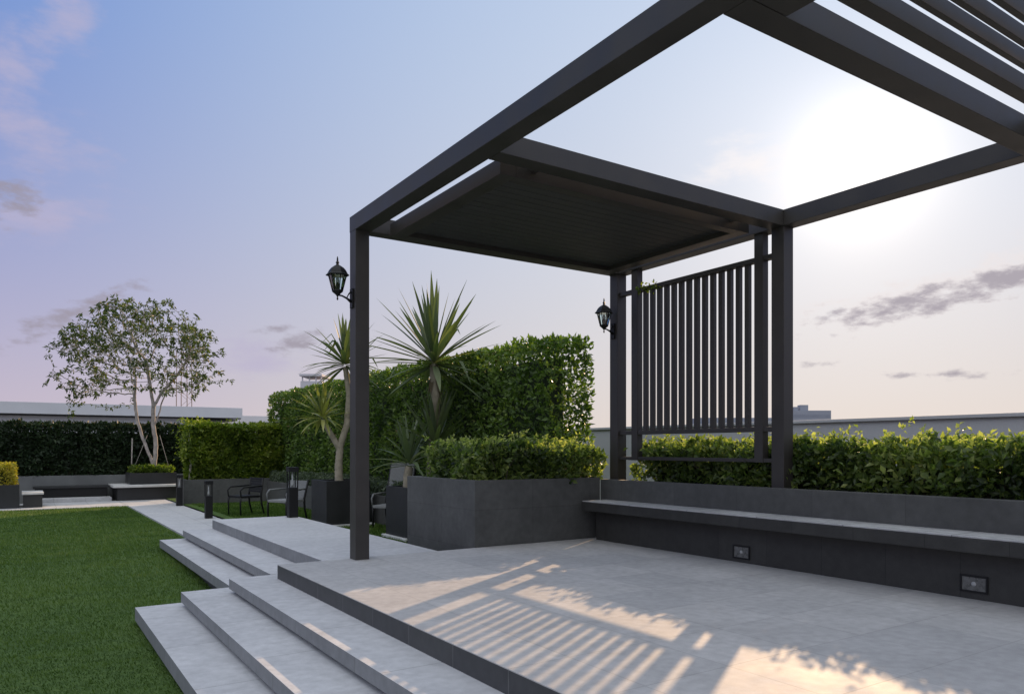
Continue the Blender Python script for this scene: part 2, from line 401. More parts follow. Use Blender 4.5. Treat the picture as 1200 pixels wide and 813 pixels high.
air = mixc(nt, mathn(nt, 'MULTIPLY', low, 1.0), air, mixc(nt, side, (6.3, 5.3, 6.3), (7.5, 6.7, 6.4)))
skyc = mixc(nt, 0.13, air, nish)
skyc = addc(skyc, scalec((1.3, 1.2, 1.0), mathn(nt, 'POWER', DOT, 12.0)))
skyc = addc(skyc, scalec((1.9, 1.7, 1.4), mathn(nt, 'POWER', DOT, 60.0)))
skyc = addc(skyc, scalec((6, 5.2, 4.2), mathn(nt, 'POWER', DOT, 420.0)))
dz = nd(nt, 'ShaderNodeVectorMath'); dz.operation = 'DOT_PRODUCT'; nt.links.new(DIR, dz.inputs[0]); dz.inputs[1].default_value = tuple(-FWD * 0.36 + Vector((0, 0, 0.933)))
fill_f = smooth(dz.outputs['Value'], 0.30, 0.90)
skyc = mixc(nt, fill_f, skyc, FILL_GLOW)
# clouds: broken banks at given bearings, shaped by noise
cv = nd(nt, 'ShaderNodeCombineXYZ'); nt.links.new(AZ, cv.inputs[0]); nt.links.new(mathn(nt, 'MULTIPLY', EL, 2.2), cv.inputs[1])
cn = nd(nt, 'ShaderNodeTexNoise'); cn.inputs['Scale'].default_value = 14; cn.inputs['Detail'].default_value = 7; cn.inputs['Roughness'].default_value = 0.58
nt.links.new(cv.outputs[0], cn.inputs['Vector'])
def uv_dir(u, v):
    return YAW + math.atan((u - 600) / 875), math.atan((525 - v) / math.hypot(875, u - 600))
def cloud(u, v, su, sv, tilt=0.0, gain=1.0):
    az, el = uv_dir(u, v)
    a = mathn(nt, 'SUBTRACT', AZ, az); e = mathn(nt, 'SUBTRACT', EL, el)
    e = mathn(nt, 'SUBTRACT', e, mathn(nt, 'MULTIPLY', a, tilt))
    q = mathn(nt, 'ADD', mathn(nt, 'POWER', mathn(nt, 'MULTIPLY', a, 875 / su), 2.0), mathn(nt, 'POWER', mathn(nt, 'MULTIPLY', e, 875 / sv), 2.0))
    return mathn(nt, 'MULTIPLY', mathn(nt, 'POWER', 2.718, mathn(nt, 'MULTIPLY', q, -1.0)), gain)
def cloud_sum(lst):
    s = None
    for c in lst:
        x = cloud(*c); s = x if s is None else mathn(nt, 'MAXIMUM', s, x)
    return s
cn2 = nd(nt, 'ShaderNodeTexNoise'); cn2.inputs['Scale'].default_value = 30; cn2.inputs['Detail'].default_value = 8; cn2.inputs['Roughness'].default_value = 0.6
nt.links.new(cv.outputs[0], cn2.inputs['Vector'])
def dens(mask, lo, hi, noise=None):
    x = mathn(nt, 'ADD', mask, mathn(nt, 'MULTIPLY', mathn(nt, 'SUBTRACT', (noise or cn).outputs['Fac'], 0.5), 2.6))
    x = mathn(nt, 'MULTIPLY', x, mathn(nt, 'GREATER_THAN', mask, 0.02))
    n = nd(nt, 'ShaderNodeMapRange'); n.interpolation_type = 'SMOOTHSTEP'
    nt.links.new(x, n.inputs[0]); n.inputs[1].default_value = lo; n.inputs[2].default_value = hi
    return mathn(nt, 'MULTIPLY', n.outputs[0], mathn(nt, 'MINIMUM', mathn(nt, 'MULTIPLY', mask, 2.5), 1.0))
grey = cloud_sum([(1090, 352, 120, 17, 0.14), (1185, 326, 50, 16, 0.2, 1.1), (1050, 440, 40, 6, 0, 0.7), (1135, 438, 34, 7, 0, 0.7), (962, 427, 28, 6, 0, 0.7), (975, 392, 16, 5, 0, 0.7), (975, 368, 22, 8, 0.2), (350, 400, 38, 12, 0.3), (328, 384, 24, 6, 0.2), (85, 368, 75, 14, 0.5), (5, 228, 40, 26)])
pink = cloud_sum([(20, 245, 100, 34), (25, 150, 95, 36, -0.25), (10, 95, 40, 70), (85, 5, 36, 40), (45, 45, 24, 16), (290, 420, 90, 24)])
fringe = cloud_sum([(1090, 346, 130, 24, 0.14), (1185, 318, 60, 24, 0.2, 1.1)])
white = cloud_sum([(880, 185, 60, 28), (985, 190, 80, 45)])
skyc = mixc(nt, mathn(nt, 'MULTIPLY', dens(pink, 0.3, 1.4), 0.68), skyc, (4.9, 4.5, 6.1))
skyc = mixc(nt, mathn(nt, 'MULTIPLY', dens(white, 0.3, 1.3), 0.55), skyc, (10.5, 9.6, 9.2))
skyc = mixc(nt, mathn(nt, 'MULTIPLY', dens(fringe, 0.25, 1.0, cn2), 0.6), skyc, (8.6, 7.9, 7.8))
skyc = mixc(nt, mathn(nt, 'MULTIPLY', dens(grey, 0.35, 1.15, cn2), 0.8), skyc, (3.3, 2.95, 3.5))
nt.links.new(skyc, bg.inputs['Color']); bg.inputs['Strength'].default_value = 0.088

SC.view_settings.view_transform = 'Standard'; SC.view_settings.look = 'None'; SC.view_settings.gamma = 1
SC.view_settings.exposure = 0.2; SC.view_settings.use_curve_mapping = False
SC.cycles.max_bounces = 8; SC.cycles.transparent_max_bounces = 12; SC.cycles.use_denoising = True
SC.cycles.sample_clamp_indirect = 6

# ------------------------------------------------------------------ the setting: ground, lawn, terrace, paths
MB().quad((-1500, -1500, -0.85), (1500, -1500, -0.85), (1500, 1500, -0.85), (-1500, 1500, -0.85)).build('ground', M['ground'])['kind'] = 'structure'

def lawn_z(y):
    t = min(1, max(0, (y - 8.0) / 4.5)); t = t * t * (3 - 2 * t)
    return -0.575 + 0.145 * t
def sheet(name, x0, x1, ys, zf, mat, nx=2):
    b = bmesh.new(); xs = [x0 + (x1 - x0) * i / nx for i in range(nx + 1)]
    g = [[b.verts.new((x, y, zf(y))) for x in xs] for y in ys]
    for j in range(len(ys) - 1):
        for i in range(nx): b.faces.new((g[j][i], g[j][i + 1], g[j + 1][i + 1], g[j + 1][i]))
    me = bpy.data.meshes.new(name); b.to_mesh(me); b.free(); me.materials.append(mat)
    o = link(bpy.data.objects.new(name, me)); o['kind'] = 'structure'; return o
YS = [-9 + 0.5 * i for i in range(64)]
YS = [y for y in YS if y < 22.8] + [22.85]
sheet('lawn', -12, 2.44, YS, lawn_z, M['lawn'])
sheet('side_lawn', 3.74, 9.9, [7.6, 12, 22.2, 26], lambda y: -0.385, M['lawn'])

# grass blades over the part of the lawn near enough to read as blades
def vnoise(x, y, sx, sy, seed):
    g = np.random.default_rng(seed).random((64, 64)); u = x * sx + 31.7; v = y * sy + 17.3
    i, j = np.floor(u).astype(int), np.floor(v).astype(int); fu, fv = u - i, v - j
    fu = fu * fu * (3 - 2 * fu); fv = fv * fv * (3 - 2 * fv); q = lambda a, b: g[a % 64, b % 64]
    return (q(i, j) * (1 - fu) + q(i + 1, j) * fu) * (1 - fv) + (q(i, j + 1) * (1 - fu) + q(i + 1, j + 1) * fu) * fv
def grass(name, x0, x1, y0, y1, n, zf, h0, h1, w):
    x = RNG.uniform(x0, x1, n)
    t = RNG.random(n); y = y0 * (y1 / y0) ** t
    keep = (x * math.cos(YAW) - y * math.sin(YAW)) / (x * math.sin(YAW) + y * math.cos(YAW)) > -0.76
    x, y = x[keep], y[keep]; n = len(x)
    z = np.array([zf(v) for v in y])
    P = np.stack([x, y, z], 1)
    sc = (y / 6.0) ** 0.55
    h = RNG.uniform(h0, h1, n) * np.clip(sc, 0.8, 1.6); ang = RNG.uniform(0, 2 * math.pi, n); ww = w * sc
    side = np.stack([np.cos(ang), np.sin(ang), np.zeros(n)], 1) * ww[:, None]
    lean = np.stack([RNG.normal(-0.35, 0.5, n), RNG.normal(-0.12, 0.5, n), np.ones(n)], 1)
    tip = P + unit(lean) * h[:, None]
    V = np.stack([P - side, P + side, tip], 1).reshape(-1, 3)
    T = np.arange(n * 3).reshape(-1, 3)
    st = 0.55 * vnoise(x, y, 1.1, 6.0, 3) + 0.45 * vnoise(x, y, 3.0, 15.0, 4) - 0.5
    rn = np.clip(RNG.normal(0.42, 0.15, n) + 0.75 * st + 0.35 * (vnoise(x, y, 0.5, 0.6, 5) - 0.5), 0, 1)
    tip = P + unit(lean) * (h * (1.0 + 0.9 * st))[:, None]; V = np.stack([P - side, P + side, tip], 1).reshape(-1, 3)
    o = np_mesh(name, V, T, M['grass'], None, np.repeat(rn, 3))
    return tag(o, 'short dense green turf covering the lawn below the steps', 'grass', kind='stuff')
grass('grass', -3.0, 2.4, 3.0, 22.8, 230000, lawn_z, 0.016, 0.032, 0.0032)
g2 = grass('grass', 3.95, 6.1, 8.0, 22.0, 60000, lambda y: -0.385, 0.02, 0.035, 0.005)
g2['label'] = 'short green turf on the seating lawn between terrace and low planter'

mb = MB()
mb.box((2.13, -9, -0.84), (6.32, 7.47, 0.0), 0.006)
mb.box((2.593, 7.472, -0.84), (3.92, 12.75, 0.0), 0.006)
ter = mb.build('terrace', [M['deck'], M['riser'], M['step'], M['step_shaded']]); ter['kind'] = 'structure'
for p in ter.data.polygons:
    c = p.center
    if c.z < -0.008:
        if c.y < 7.46 and c.x < 2.2: p.material_index = 1
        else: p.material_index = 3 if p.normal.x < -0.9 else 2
    elif c.y > 7.472: p.material_index = 2

pm = MB()
pm.box((2.46, 12.76, -0.84), (3.72, 25.2, -0.41), 0.004)
pm.box((-6, 22.87, -0.84), (2.458, 25.2, -0.412), 0.004)
pt = pm.build('path', M['path']); pt['kind'] = 'structure'

def steps(name, label, slabs, support):
    t = thing(name, label, 'steps', (slabs[0][0], slabs[0][2], slabs[0][4] - 0.1))
    inv = Vector(t.location)
    for x0, x1, y0, y1, zt, th in slabs:
        MB().box(Vector((x0, y0, zt - th)) - inv, Vector((x1, y1, zt)) - inv, 0.005).build('tread', [M['step'], M['step_shaded']], t)
    for o in t.children:
        if o.name.startswith('tread'):
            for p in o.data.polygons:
                if p.normal.x < -0.9: p.material_index = 1  # front faces take the painted-in shade
    for x0, x1, y0, y1, z0, z1 in support:
        MB().box(Vector((x0, y0, z0)) - inv, Vector((x1, y1, z1)) - inv).build('plinth', M['riser'], t)
    return t
steps('stone_steps', 'wide flight of three pale floating stone treads in front of the pergola, nearest the camera',
      [(1.73, 2.588, -8.8, 7.74, -0.14, 0.10), (1.337, 1.815, -8.9, 8.04, -0.28, 0.10), (0.945, 1.44, -9, 8.22, -0.42, 0.125)],
      [(1.80, 2.12, -8.7, 7.66, -0.8, -0.242), (1.42, 1.79, -8.7, 7.9, -0.8, -0.382), (1.06, 1.41, -8.8, 8.08, -0.8, -0.547)])
steps('stone_steps', 'short two-tread pale stone flight beside the terrace, leading to the garden path',
      [(2.145, 2.59, 7.76, 12.72, -0.14, 0.105), (1.82, 2.30, 8.06, 12.80, -0.28, 0.115)],
      [(2.22, 2.588, 7.9, 12.62, -0.8, -0.247), (1.93, 2.21, 8.15, 12.70, -0.8, -0.397)])

# ------------------------------------------------------------------ bench wall with seat
bw = thing('bench', 'long charcoal stone bench with overhanging seat slab along the back wall', 'bench', (6.0, 2.0, 0))
o0 = Vector((6.0, 2.0, 0))
def L(*v): return Vector(v) - o0
MB().box(L(6.08, -8, 0.0), L(6.298, 7.30, 0.370), 0.004).build('base', M['bench'], bw)
MB().box(L(5.90, -8, 0.372), L(6.298, 7.37, 0.482), 0.010).build('seat', M['bench'], bw)
MB().box(L(5.908, -8, 0.483), L(6.297, 7.362, 0.495), 0.003).build('seat_top', M['seatstone'], bw)
wl = MB().box((6.30, -8, 0.0), (6.44, 7.476, 0.752), 0.006).build('garden_wall', M['stone'])
tag(wl, 'low charcoal rendered wall behind the long bench, holding back the hedge', 'wall')
sb = MB().box((6.445, -8, -0.84), (7.45, 7.4, 0.66)).build('soil_bed', M['soil']); sb['kind'] = 'structure'

def recessed(y, z, w, h, label):
    t = thing('recessed_light', label, 'light', (6.08, y, z), 0, 'recessed lights in the bench base')
    f = MB(); tk = 0.014
    f.box((-0.012, -w/2, -h/2), (0.01, w/2, -h/2 + tk)); f.box((-0.012, -w/2, h/2 - tk), (0.01, w/2, h/2))
    f.box((-0.012, -w/2, -h/2 + tk + .0005), (0.01, -w/2 + tk, h/2 - tk - .0005)); f.box((-0.012, w/2 - tk, -h/2 + tk + .0005), (0.01, w/2, h/2 - tk - .0005))
    f.build('frame', M['black'], t)
    MB().box((-0.006, -w/2 + tk, -h/2 + tk), (0.004, w/2 - tk, h/2 - tk)).build('lens', M['lens'], t)
    MB().lathe([(0.018, 0), (0.018, 0.006), (0.008, 0.012)], 10).build('bulb', M['frost'], t).matrix_local = Matrix.Translation((-0.004, 0, 0)) @ Matrix.Rotation(R(-90), 4, 'Y')
    return t
recessed(5.02, 0.105, 0.21, 0.135, 'small recessed wall light in the bench base, the one below the right pergola post')
recessed(2.82, 0.118, 0.20, 0.13, 'recessed wall light in the bench base farther along, away from the pergola posts')

# ------------------------------------------------------------------ pergola
ZB, ZT = 3.404, 3.565
pg = thing('pergola', 'dark bronze metal pergola with louvred roof, solid canopy panel and slatted screen', 'pergola', (2.95, 7.37, 0))
p0 = Vector((2.95, 7.37, 0))
def pbox(name, lo, hi, bev=0.004, mat='metal', parent=None):
    return MB().box(Vector(lo) - p0, Vector(hi) - p0, bev).build(name, M[mat], parent or pg)
pbox('post', (2.88, 7.30, 0.001), (3.03, 7.46, ZB))
pbox('post', (6.455, 7.32, 0.661), (6.605, 7.47, ZB))
pbox('post', (6.455, 4.80, 0.661), (6.605, 4.95, ZB))
pbox('post', (2.88, -1.2, 0.001), (3.03, -1.05, ZB))
pbox('post', (6.455, -1.2, 0.661), (6.605, -1.05, ZB))
pbox('beam', (2.878, -1.22, ZB), (3.05, 7.465, ZT))
pbox('beam', (6.45, -1.22, ZB), (6.62, 7.475, ZT))
pbox('beam', (3.053, 7.30, ZB), (6.447, 7.462, ZT))
pbox('beam', (3.053, 4.80, ZB), (6.447, 4.97, ZT))
pbox('beam', (3.053, 2.475, ZB), (6.447, 2.64, ZT))
pbox('beam', (3.053, -1.2, ZB), (6.447, -1.05, ZT))
pbox('ledger', (3.053, -1.047, ZB + .003), (3.35, 2.472, ZT - .004))
pbox('ledger', (6.15, -1.047, ZB + .003), (6.447, 2.472, ZT - .004))
y = 2.246
pbox('louvre', (3.353, 2.16, ZB + 0.004), (6.147, 2.246, ZB + 0.11))
y = 2.045
while y > -0.95:
    pbox('louvre', (3.353, y - 0.034, ZB + 0.004), (6.147, y, ZB + 0.092), 0.003)
    y -= 0.113
# canopy tray hung in the far bay
CX0, CX1, CY0, CY1, CB, CT = 3.22, 6.24, 5.06, 7.20, 3.355, 3.488
cf = MB()
cf.box(Vector((CX0, CY0, CB)) - p0, Vector((CX0 + 0.15, CY1, CT)) - p0, .004)
cf.box(Vector((CX1 - 0.15, CY0, CB)) - p0, Vector((CX1, CY1, CT)) - p0, .004)
cf.box(Vector((CX0 + .152, CY0, CB)) - p0, Vector((CX1 - .152, CY0 + 0.11, CT)) - p0, .004)
cf.box(Vector((CX0 + .152, CY1 - 0.11, CB)) - p0, Vector((CX1 - .152, CY1, CT)) - p0, .004)
can = cf.build('canopy_frame', M['metal'], pg)
cp = MB()
yy = CY0 + 0.112
while yy < CY1 - 0.12:
    y2 = min(yy + 0.118, CY1 - 0.112)
    cp.box(Vector((CX0 + .153, yy, CB + 0.05)) - p0, Vector((CX1 - .153, y2 - 0.006, CB + 0.075)) - p0, .002)
    yy += 0.118
cp.box(Vector((CX0 + .153, CY0 + .112, CB + 0.078)) - p0, Vector((CX1 - .153, CY1 - .112, CB + 0.1)) - p0)
cp.build('soffit_panel', M['panel'], can)
for (cx, cy) in ((CX0 + .3, 4.968), (CX1 - .3, 4.968), (CX0 + .3, 7.2), (CX1 - .3, 7.2)):
    pbox('hanger', (cx, cy, CT - .06), (cx + .05, cy + .098, CT - .01), 0.002)
# slatted screen between the two back posts
sc_ = MB().box(Vector((6.485, 4.953, 3.115)) - p0, Vector((6.56, 7.317, 3.165)) - p0, .003).build('screen', M['metal'], pg)
sc_['label'] = 'slatted vertical screen fixed between the two back posts'
pbox('rail', (6.485, 4.953, 1.325), (6.56, 7.317, 1.375), .003, parent=sc_)
pbox('rail', (6.485, 4.953, 1.005), (6.56, 7.317, 1.045), .003, parent=sc_)
for (ya, yb) in ((6.975, 7.085), (5.075, 5.185)):
    pbox('screen_post', (6.478, ya, 1.002), (6.567, yb, ZB - .002), .003, parent=sc_)
for i in range(14):
    yc = 5.30 + i * (6.865 - 5.30) / 13
    pbox('slat', (6.497, yc - 0.027, 1.377), (6.548, yc + 0.027, 3.113), .002, parent=sc_)

# ------------------------------------------------------------------ wall lanterns
def lantern(loc, label):
    t = thing('wall_lantern', label, 'lantern', loc, 0, 'coach lanterns on the pergola posts')
    # the thing's origin sits on the post face, the lantern hangs out along -x
    a = MB()
    a.box((-0.016, -0.035, -0.30), (-0.001, 0.035, -0.10), 0.004)
    a.tube([(-0.016, 0, -0.235), (-0.06, 0, -0.205), (-0.11, 0, -0.185), (-0.155, 0, -0.18)], [0.017, 0.011, 0.009, 0.010], 8)
    a.tube([(-0.016, 0, -0.13), (-0.04, 0, -0.16), (-0.06, 0, -0.20)], [0.009, 0.007, 0.006], 6)
    a.build('bracket', M['black'], t)
    c = (-0.16, 0, 0)
    b = MB()
    b.lathe([(0.004, -0.235), (0.010, -0.222), (0.006, -0.20), (0.014, -0.185), (0.030, -0.17), (0.052, -0.152), (0.058, -0.142), (0.056, -0.132)], 6, c, ph=R(30))
    b.build('base', M['black'], t)
    g = MB(); g.lathe([(0.050, -0.131), (0.088, 0.014)], 6, c, ph=R(30)); g.build('glass', M['glass'], t)
    f = MB()
    for k in range(6):
        an = R(30) + k * math.pi / 3
        p = lambda r, z: (c[0] + r * math.cos(an), math.sin(an) * r, z)
        f.tube([p(0.0525, -0.135), p(0.0905, 0.016)], 0.0055, 5)
    f.tube([(c[0], 0, -0.14), (c[0], 0, -0.055)], [0.02, 0.017], 8)
    f.build('cage', M['black'], t)
    MB().lathe([(0.016, -0.055), (0.02, -0.03), (0.014, -0.005), (0.004, 0.005)], 10, c, smooth=True).build('bulb', M['frost'], t)
    r = MB()
    r.lathe([(0.118, 0.016), (0.122, 0.022), (0.104, 0.038), (0.086, 0.072), (0.064, 0.098), (0.034, 0.118), (0.016, 0.128), (0.012, 0.14), (0.02, 0.15), (0.010, 0.165), (0.007, 0.20), (0.003, 0.214)], 6, c, ph=R(30))
    r.build('cap', M['black'], t)
    return t
lantern((2.878, 7.385, 2.905), 'black coach lantern on the free-standing left pergola post')
lantern((6.454, 7.40, 2.875), 'black coach lantern on the back post beside the slatted screen')

# ------------------------------------------------------------------ hedges and shrubs
def shell_points(lo, hi, n, faces, depth, bump=0.05, seed=0.0):
    """points near the chosen faces of a box, pushed in and out by low waves; returns points and outward normals"""
    lo = np.array(lo, float); hi = np.array(hi, float); s = hi - lo
    areas = dict(zip(('-x', '+x', '-y', '+y', '+z'), (s[1] * s[2], s[1] * s[2], s[0] * s[2], s[0] * s[2], s[0] * s[1])))
    tot = sum(areas[f] for f in faces)
    PP, NN = [], []
    for f in faces:
        k = max(8, int(n * areas[f] / tot)); p = lo + RNG.random((k, 3)) * s
        ax = 'xyz'.index(f[1]); sg = -1.0 if f[0] == '-' else 1.0
        nn = np.zeros((k, 3)); nn[:, ax] = sg
        a, b = [q for q in range(3) if q != ax]
        wv = (np.sin(p[:, a] * 3.1 + seed) * np.sin(p[:, b] * 4.3 + 1.7 * seed) + 0.6 * np.sin(p[:, a] * 8.3 + p[:, b] * 5.1 + seed * 3) + 0.4 * np.sin(p[:, a] * 17 - p[:, b] * 13)) * bump
        dep = RNG.exponential(depth, k) - depth * 0.35
        p[:, ax] = (hi[ax] if sg > 0 else lo[ax]) + sg * (wv - dep)
        PP.append(p); NN.append(nn)
    return np.concatenate(PP), np.concatenate(NN)

def hedge(name, label, cat, lo, hi, n, mat, size, faces=('-x', '+x', '-y', '+y', '+z'), depth=0.07, bump=0.04, core=0.16, aspect=0.5, up=0.35, tips=0.0, twigs=0, core_y=None, group=None, seed=1.0, wild=0.75, zcore=None):
    base = Vector(((lo[0] + hi[0]) / 2, (lo[1] + hi[1]) / 2, lo[2]))
    t = thing(name, label, cat, base, 0, group)
    P, N = shell_points(lo, hi, n, faces, depth, bump, seed)
    k = len(P)
    D = N * 0.6 + np.array([0, 0, up]) + RNG.normal(0, wild, (k, 3))
    F = N + np.array([0, 0, 0.4]) + RNG.normal(0, 0.75, (k, 3))
    Ls = size * RNG.uniform(0.65, 1.35, k)
    rn = np.clip(RNG.normal(0.42, 0.2, k) + 0.12 * np.sin(P[:, 0] * 4 + P[:, 1] * 3.3 + seed) + 0.1 * np.sin(P[:, 2] * 7 + P[:, 1] * 2), 0, 1)
    if tips > 0:                                   # paler new shoots standing out of the top
        kt = int(tips)
        q = np.array(lo) + RNG.random((kt // 6, 3)) * (np.array(hi) - np.array(lo)); q[:, 2] = hi[2] + RNG.normal(0.0, bump, kt // 6)
        hgt = RNG.exponential(0.03, kt // 6)
        Pt = np.repeat(q, 6, 0) + RNG.normal(0, 0.018, (len(q) * 6, 3)); Pt[:, 2] += np.repeat(hgt, 6) * RNG.random(len(Pt))
        Dt = RNG.normal(0, 0.7, (len(Pt), 3)) + np.array([0, 0, 0.6])
        P = np.concatenate([P, Pt]); D = np.concatenate([D, Dt]); F = np.concatenate([F, RNG.normal(0, 0.6, (len(Pt), 3)) + np.array([0, 0, 1])])
        Ls = np.concatenate([Ls, size * RNG.uniform(0.5, 0.85, len(Pt))]); rn = np.concatenate([rn, np.clip(RNG.normal(0.85, 0.15, len(Pt)), 0, 1)])
    o = leaf_mesh('foliage', P - np.array(base), D, F, Ls, Ls * aspect * RNG.uniform(0.8, 1.2, len(P)), mat, t, rn)
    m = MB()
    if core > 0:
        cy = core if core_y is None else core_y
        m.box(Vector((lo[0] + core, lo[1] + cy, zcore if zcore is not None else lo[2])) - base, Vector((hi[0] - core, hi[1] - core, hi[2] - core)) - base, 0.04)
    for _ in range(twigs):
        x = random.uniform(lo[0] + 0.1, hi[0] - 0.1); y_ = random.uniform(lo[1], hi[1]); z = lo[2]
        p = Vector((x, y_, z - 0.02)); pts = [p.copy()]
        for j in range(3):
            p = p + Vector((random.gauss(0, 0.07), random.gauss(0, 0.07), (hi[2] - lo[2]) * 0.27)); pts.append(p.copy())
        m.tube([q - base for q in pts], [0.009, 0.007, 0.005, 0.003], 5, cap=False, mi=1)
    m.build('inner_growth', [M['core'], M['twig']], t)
    return t

hedge('hedge', 'leafy sunlit hedge growing in the bed behind the bench wall', 'hedge', (6.645, -3.0, 0.74), (7.06, 7.15, 1.15), 27000, M['leaf_near'], 0.078,
      faces=('-x', '+x', '+z'), depth=0.11, bump=0.07, core=0.17, tips=5200, twigs=170, seed=0.7, aspect=0.52, zcore=0.62)
hedge('shrub_hedge', 'bushy bright green shrubs filling the big charcoal planter', 'shrubs', (4.62, 7.62, 0.70), (6.43, 9.2, 1.12), 11500, M['leaf_near'], 0.078,
      faces=('-x', '-y', '+z'), depth=0.09, bump=0.07, core=0.24, tips=3000, twigs=60, seed=2.1, aspect=0.52)
hedge('hedge', 'tall clipped green hedge wall rising behind the planters and palms', 'hedge', (6.60, 8.98, -0.38), (7.37, 24.0, 2.80), 68000, M['leaf_tall'], 0.092,
      depth=0.06, bump=0.04, core=0.25, core_y=0.36, wild=0.6, seed=3.3, aspect=0.5)
hedge('hedge', 'bright yellow-green hedge behind the black garden chair', 'hedge', (3.98, 22.45, 0.24), (6.56, 23.1, 1.76), 15000, M['leaf_mid'], 0.12,
      faces=('-x', '-y', '+z'), depth=0.07, bump=0.07, core=0.17, seed=4.0, aspect=0.5, tips=900)
hedge('hedge', 'long dark green hedge at the far end of the lawn below the white roof', 'hedge', (-9.0, 26.75, 0.28), (4.7, 27.6, 1.84), 26000, M['leaf_dark'], 0.14,
      faces=('-y', '+z', '+x'), depth=0.07, bump=0.06, core=0.2, seed=5.2, aspect=0.45)
hedge('shrub_hedge', 'low silvery green shrubs in the long low planter below the tall hedge', 'shrubs', (6.14, 10.2, 0.16), (6.6, 22.3, 0.44), 15000, M['leaf_silver'], 0.06,
      faces=('-x', '+z', '-y'), depth=0.05, bump=0.04, core=0.1, seed=6.6, aspect=0.4)
hedge('golden_shrub', 'clipped golden yellow shrub in the dark box at the far left', 'shrub', (-1.7, 23.55, 0.17), (-0.12, 24.3, 0.72), 3500, M['leaf_yellow'], 0.07,
      faces=('-x', '-y', '+z', '+x'), depth=0.05, bump=0.03, core=0.1, seed=7.0)
hedge('ground_cover', 'low bright green plants around the foot of the terrace tree', 'plants', (2.9, 25.45, 0.36), (4.0, 26.4, 0.55), 2600, M['leaf_mid'], 0.09,
      faces=('-x', '-y', '+z', '+x'), depth=0.05, bump=0.03, core=0.06, seed=8.0)
vine = leaf_mesh('creeper', np.stack([RNG.normal(6.48, 0.035, 60), RNG.normal(6.78, 0.12, 60), 3.13 + RNG.normal(0, 0.03, 60)], 1), RNG.normal(0, 1, (60, 3)), RNG.normal(0, 1, (60, 3)) + np.array([0, 0, 1]), RNG.uniform(0.04, 0.07, 60), RNG.uniform(0.02, 0.04, 60), M['leaf_mid'])
tag(vine, 'small tuft of green creeper leaves on the top rail of the slatted screen', 'plant')

# ------------------------------------------------------------------ planters
def open_box(name, label, lo, hi, wall, mat, soil_drop=0.08, bev=0.006, cat='planter', slab=None):
    base = Vector(((lo[0] + hi[0]) / 2, (lo[1] + hi[1]) / 2, lo[2]))
    t = thing(name, label, cat, base)
    a = Vector(lo) - base; b = Vector(hi) - base; w = wall; m = MB()
    m.box((a.x, a.y, a.z), (a.x + w, b.y, b.z), bev); m.box((b.x - w, a.y, a.z), (b.x, b.y, b.z), bev)
    m.box((a.x + w - .001, a.y + .0008, a.z), (b.x - w + .001, a.y + w, b.z - .0008), bev if bev < .004 else 0.003); m.box((a.x + w - .001, b.y - w, a.z), (b.x - w + .001, b.y - .0008, b.z - .0008), 0.003)
    m.build('box', mat, t)
    MB().box((a.x + w - .002, a.y + w - .002, a.z + .01), (b.x - w + .002, b.y - w + .002, b.z - soil_drop)).build('soil', M['soil'], t)
    if slab:
        s = slab
        MB().box((a.x - s, a.y - s, a.z - 0.05), (b.x + s, b.y + s, a.z - 0.001), 0.006).build('plinth_slab', M['kerb'], t)
    return t
open_box('stone_planter', 'large charcoal rendered planter box at the end of the bench wall', (4.41, 7.484, -0.80), (6.298, 9.30, 0.775), 0.11, M['stone'])
open_box('planter_box', 'dark square planter box holding the forked palm, on a pale slab', (4.95, 14.05, -0.335), (5.85, 14.95, 0.52), 0.06, M['dkstone'], slab=0.07)
open_box('planter_box', 'slim dark planter box partly hidden behind the large charcoal planter', (5.33, 11.25, -0.335), (6.1, 12.1, 0.50), 0.06, M['dkstone'], slab=0.06)
open_box('low_planter', 'long low dark grey planter wall below the tall hedge', (6.04, 10.0, -0.385), (6.62, 22.38, 0.20), 0.10, M['stone'])
open_box('low_planter', 'charcoal low planter wall under the bright yellow-green hedge', (3.76, 22.2, -0.80), (6.6, 23.3, 0.285), 0.12, M['stone'])
open_box('planter_box', 'dark planter box around the terrace tree, standing on a stone seat', (2.78, 25.35, 0.052), (4.1, 26.5, 0.40), 0.08, M['dkstone'])
open_box('planter_box', 'dark planter box holding the golden shrub at the far left', (-1.9, 23.4, -0.412), (-0.02, 24.45, 0.20), 0.08, M['dkstone'])

def stone_seat(label, lo, hi, top_h, over, top_mat='kerb', base_mat='dkstone'):
    base = Vector(((lo[0] + hi[0]) / 2, (lo[1] + hi[1]) / 2, lo[2]))
    t = thing('stone_bench', label, 'bench', base)
    a = Vector(lo) - base; b = Vector(hi) - base
    MB().box((a.x + over, a.y + over, a.z), (b.x - over, b.y, b.z - top_h), 0.004).build('base', M[base_mat], t)
    MB().box((a.x, a.y, b.z - top_h + .001), (b.x, b.y, b.z), 0.008).build('seat', M[top_mat], t)
stone_seat('stone seat with pale slab top running under the tree planter box', (2.30, 24.95, -0.41), (4.15, 26.55, 0.05), 0.07, 0.12)
stone_seat('small dark cube seat with a pale slab top beside the golden shrub planter', (0.03, 23.45, -0.41), (0.52, 24.7, -0.02), 0.05, 0.03)
stone_seat('long low black bench against the grey wall under the dark hedge', (0.3, 25.75, -0.30), (2.27, 26.35, 0.03), 0.06, 0.05, 'dkstone', 'black')
st = MB().box((0.2, 25.22, -0.8), (2.28, 26.4, -0.302), 0.006).build('stone_platform', M['path'])
tag(st, 'low pale stone platform in front of the long black bench', 'platform')
gw = MB().box((-9, 26.6, -0.84), (4.7, 26.74, 0.32), 0.006).build('garden_wall', M['greywall'])
tag(gw, 'low grey wall at the foot of the long dark hedge', 'wall')

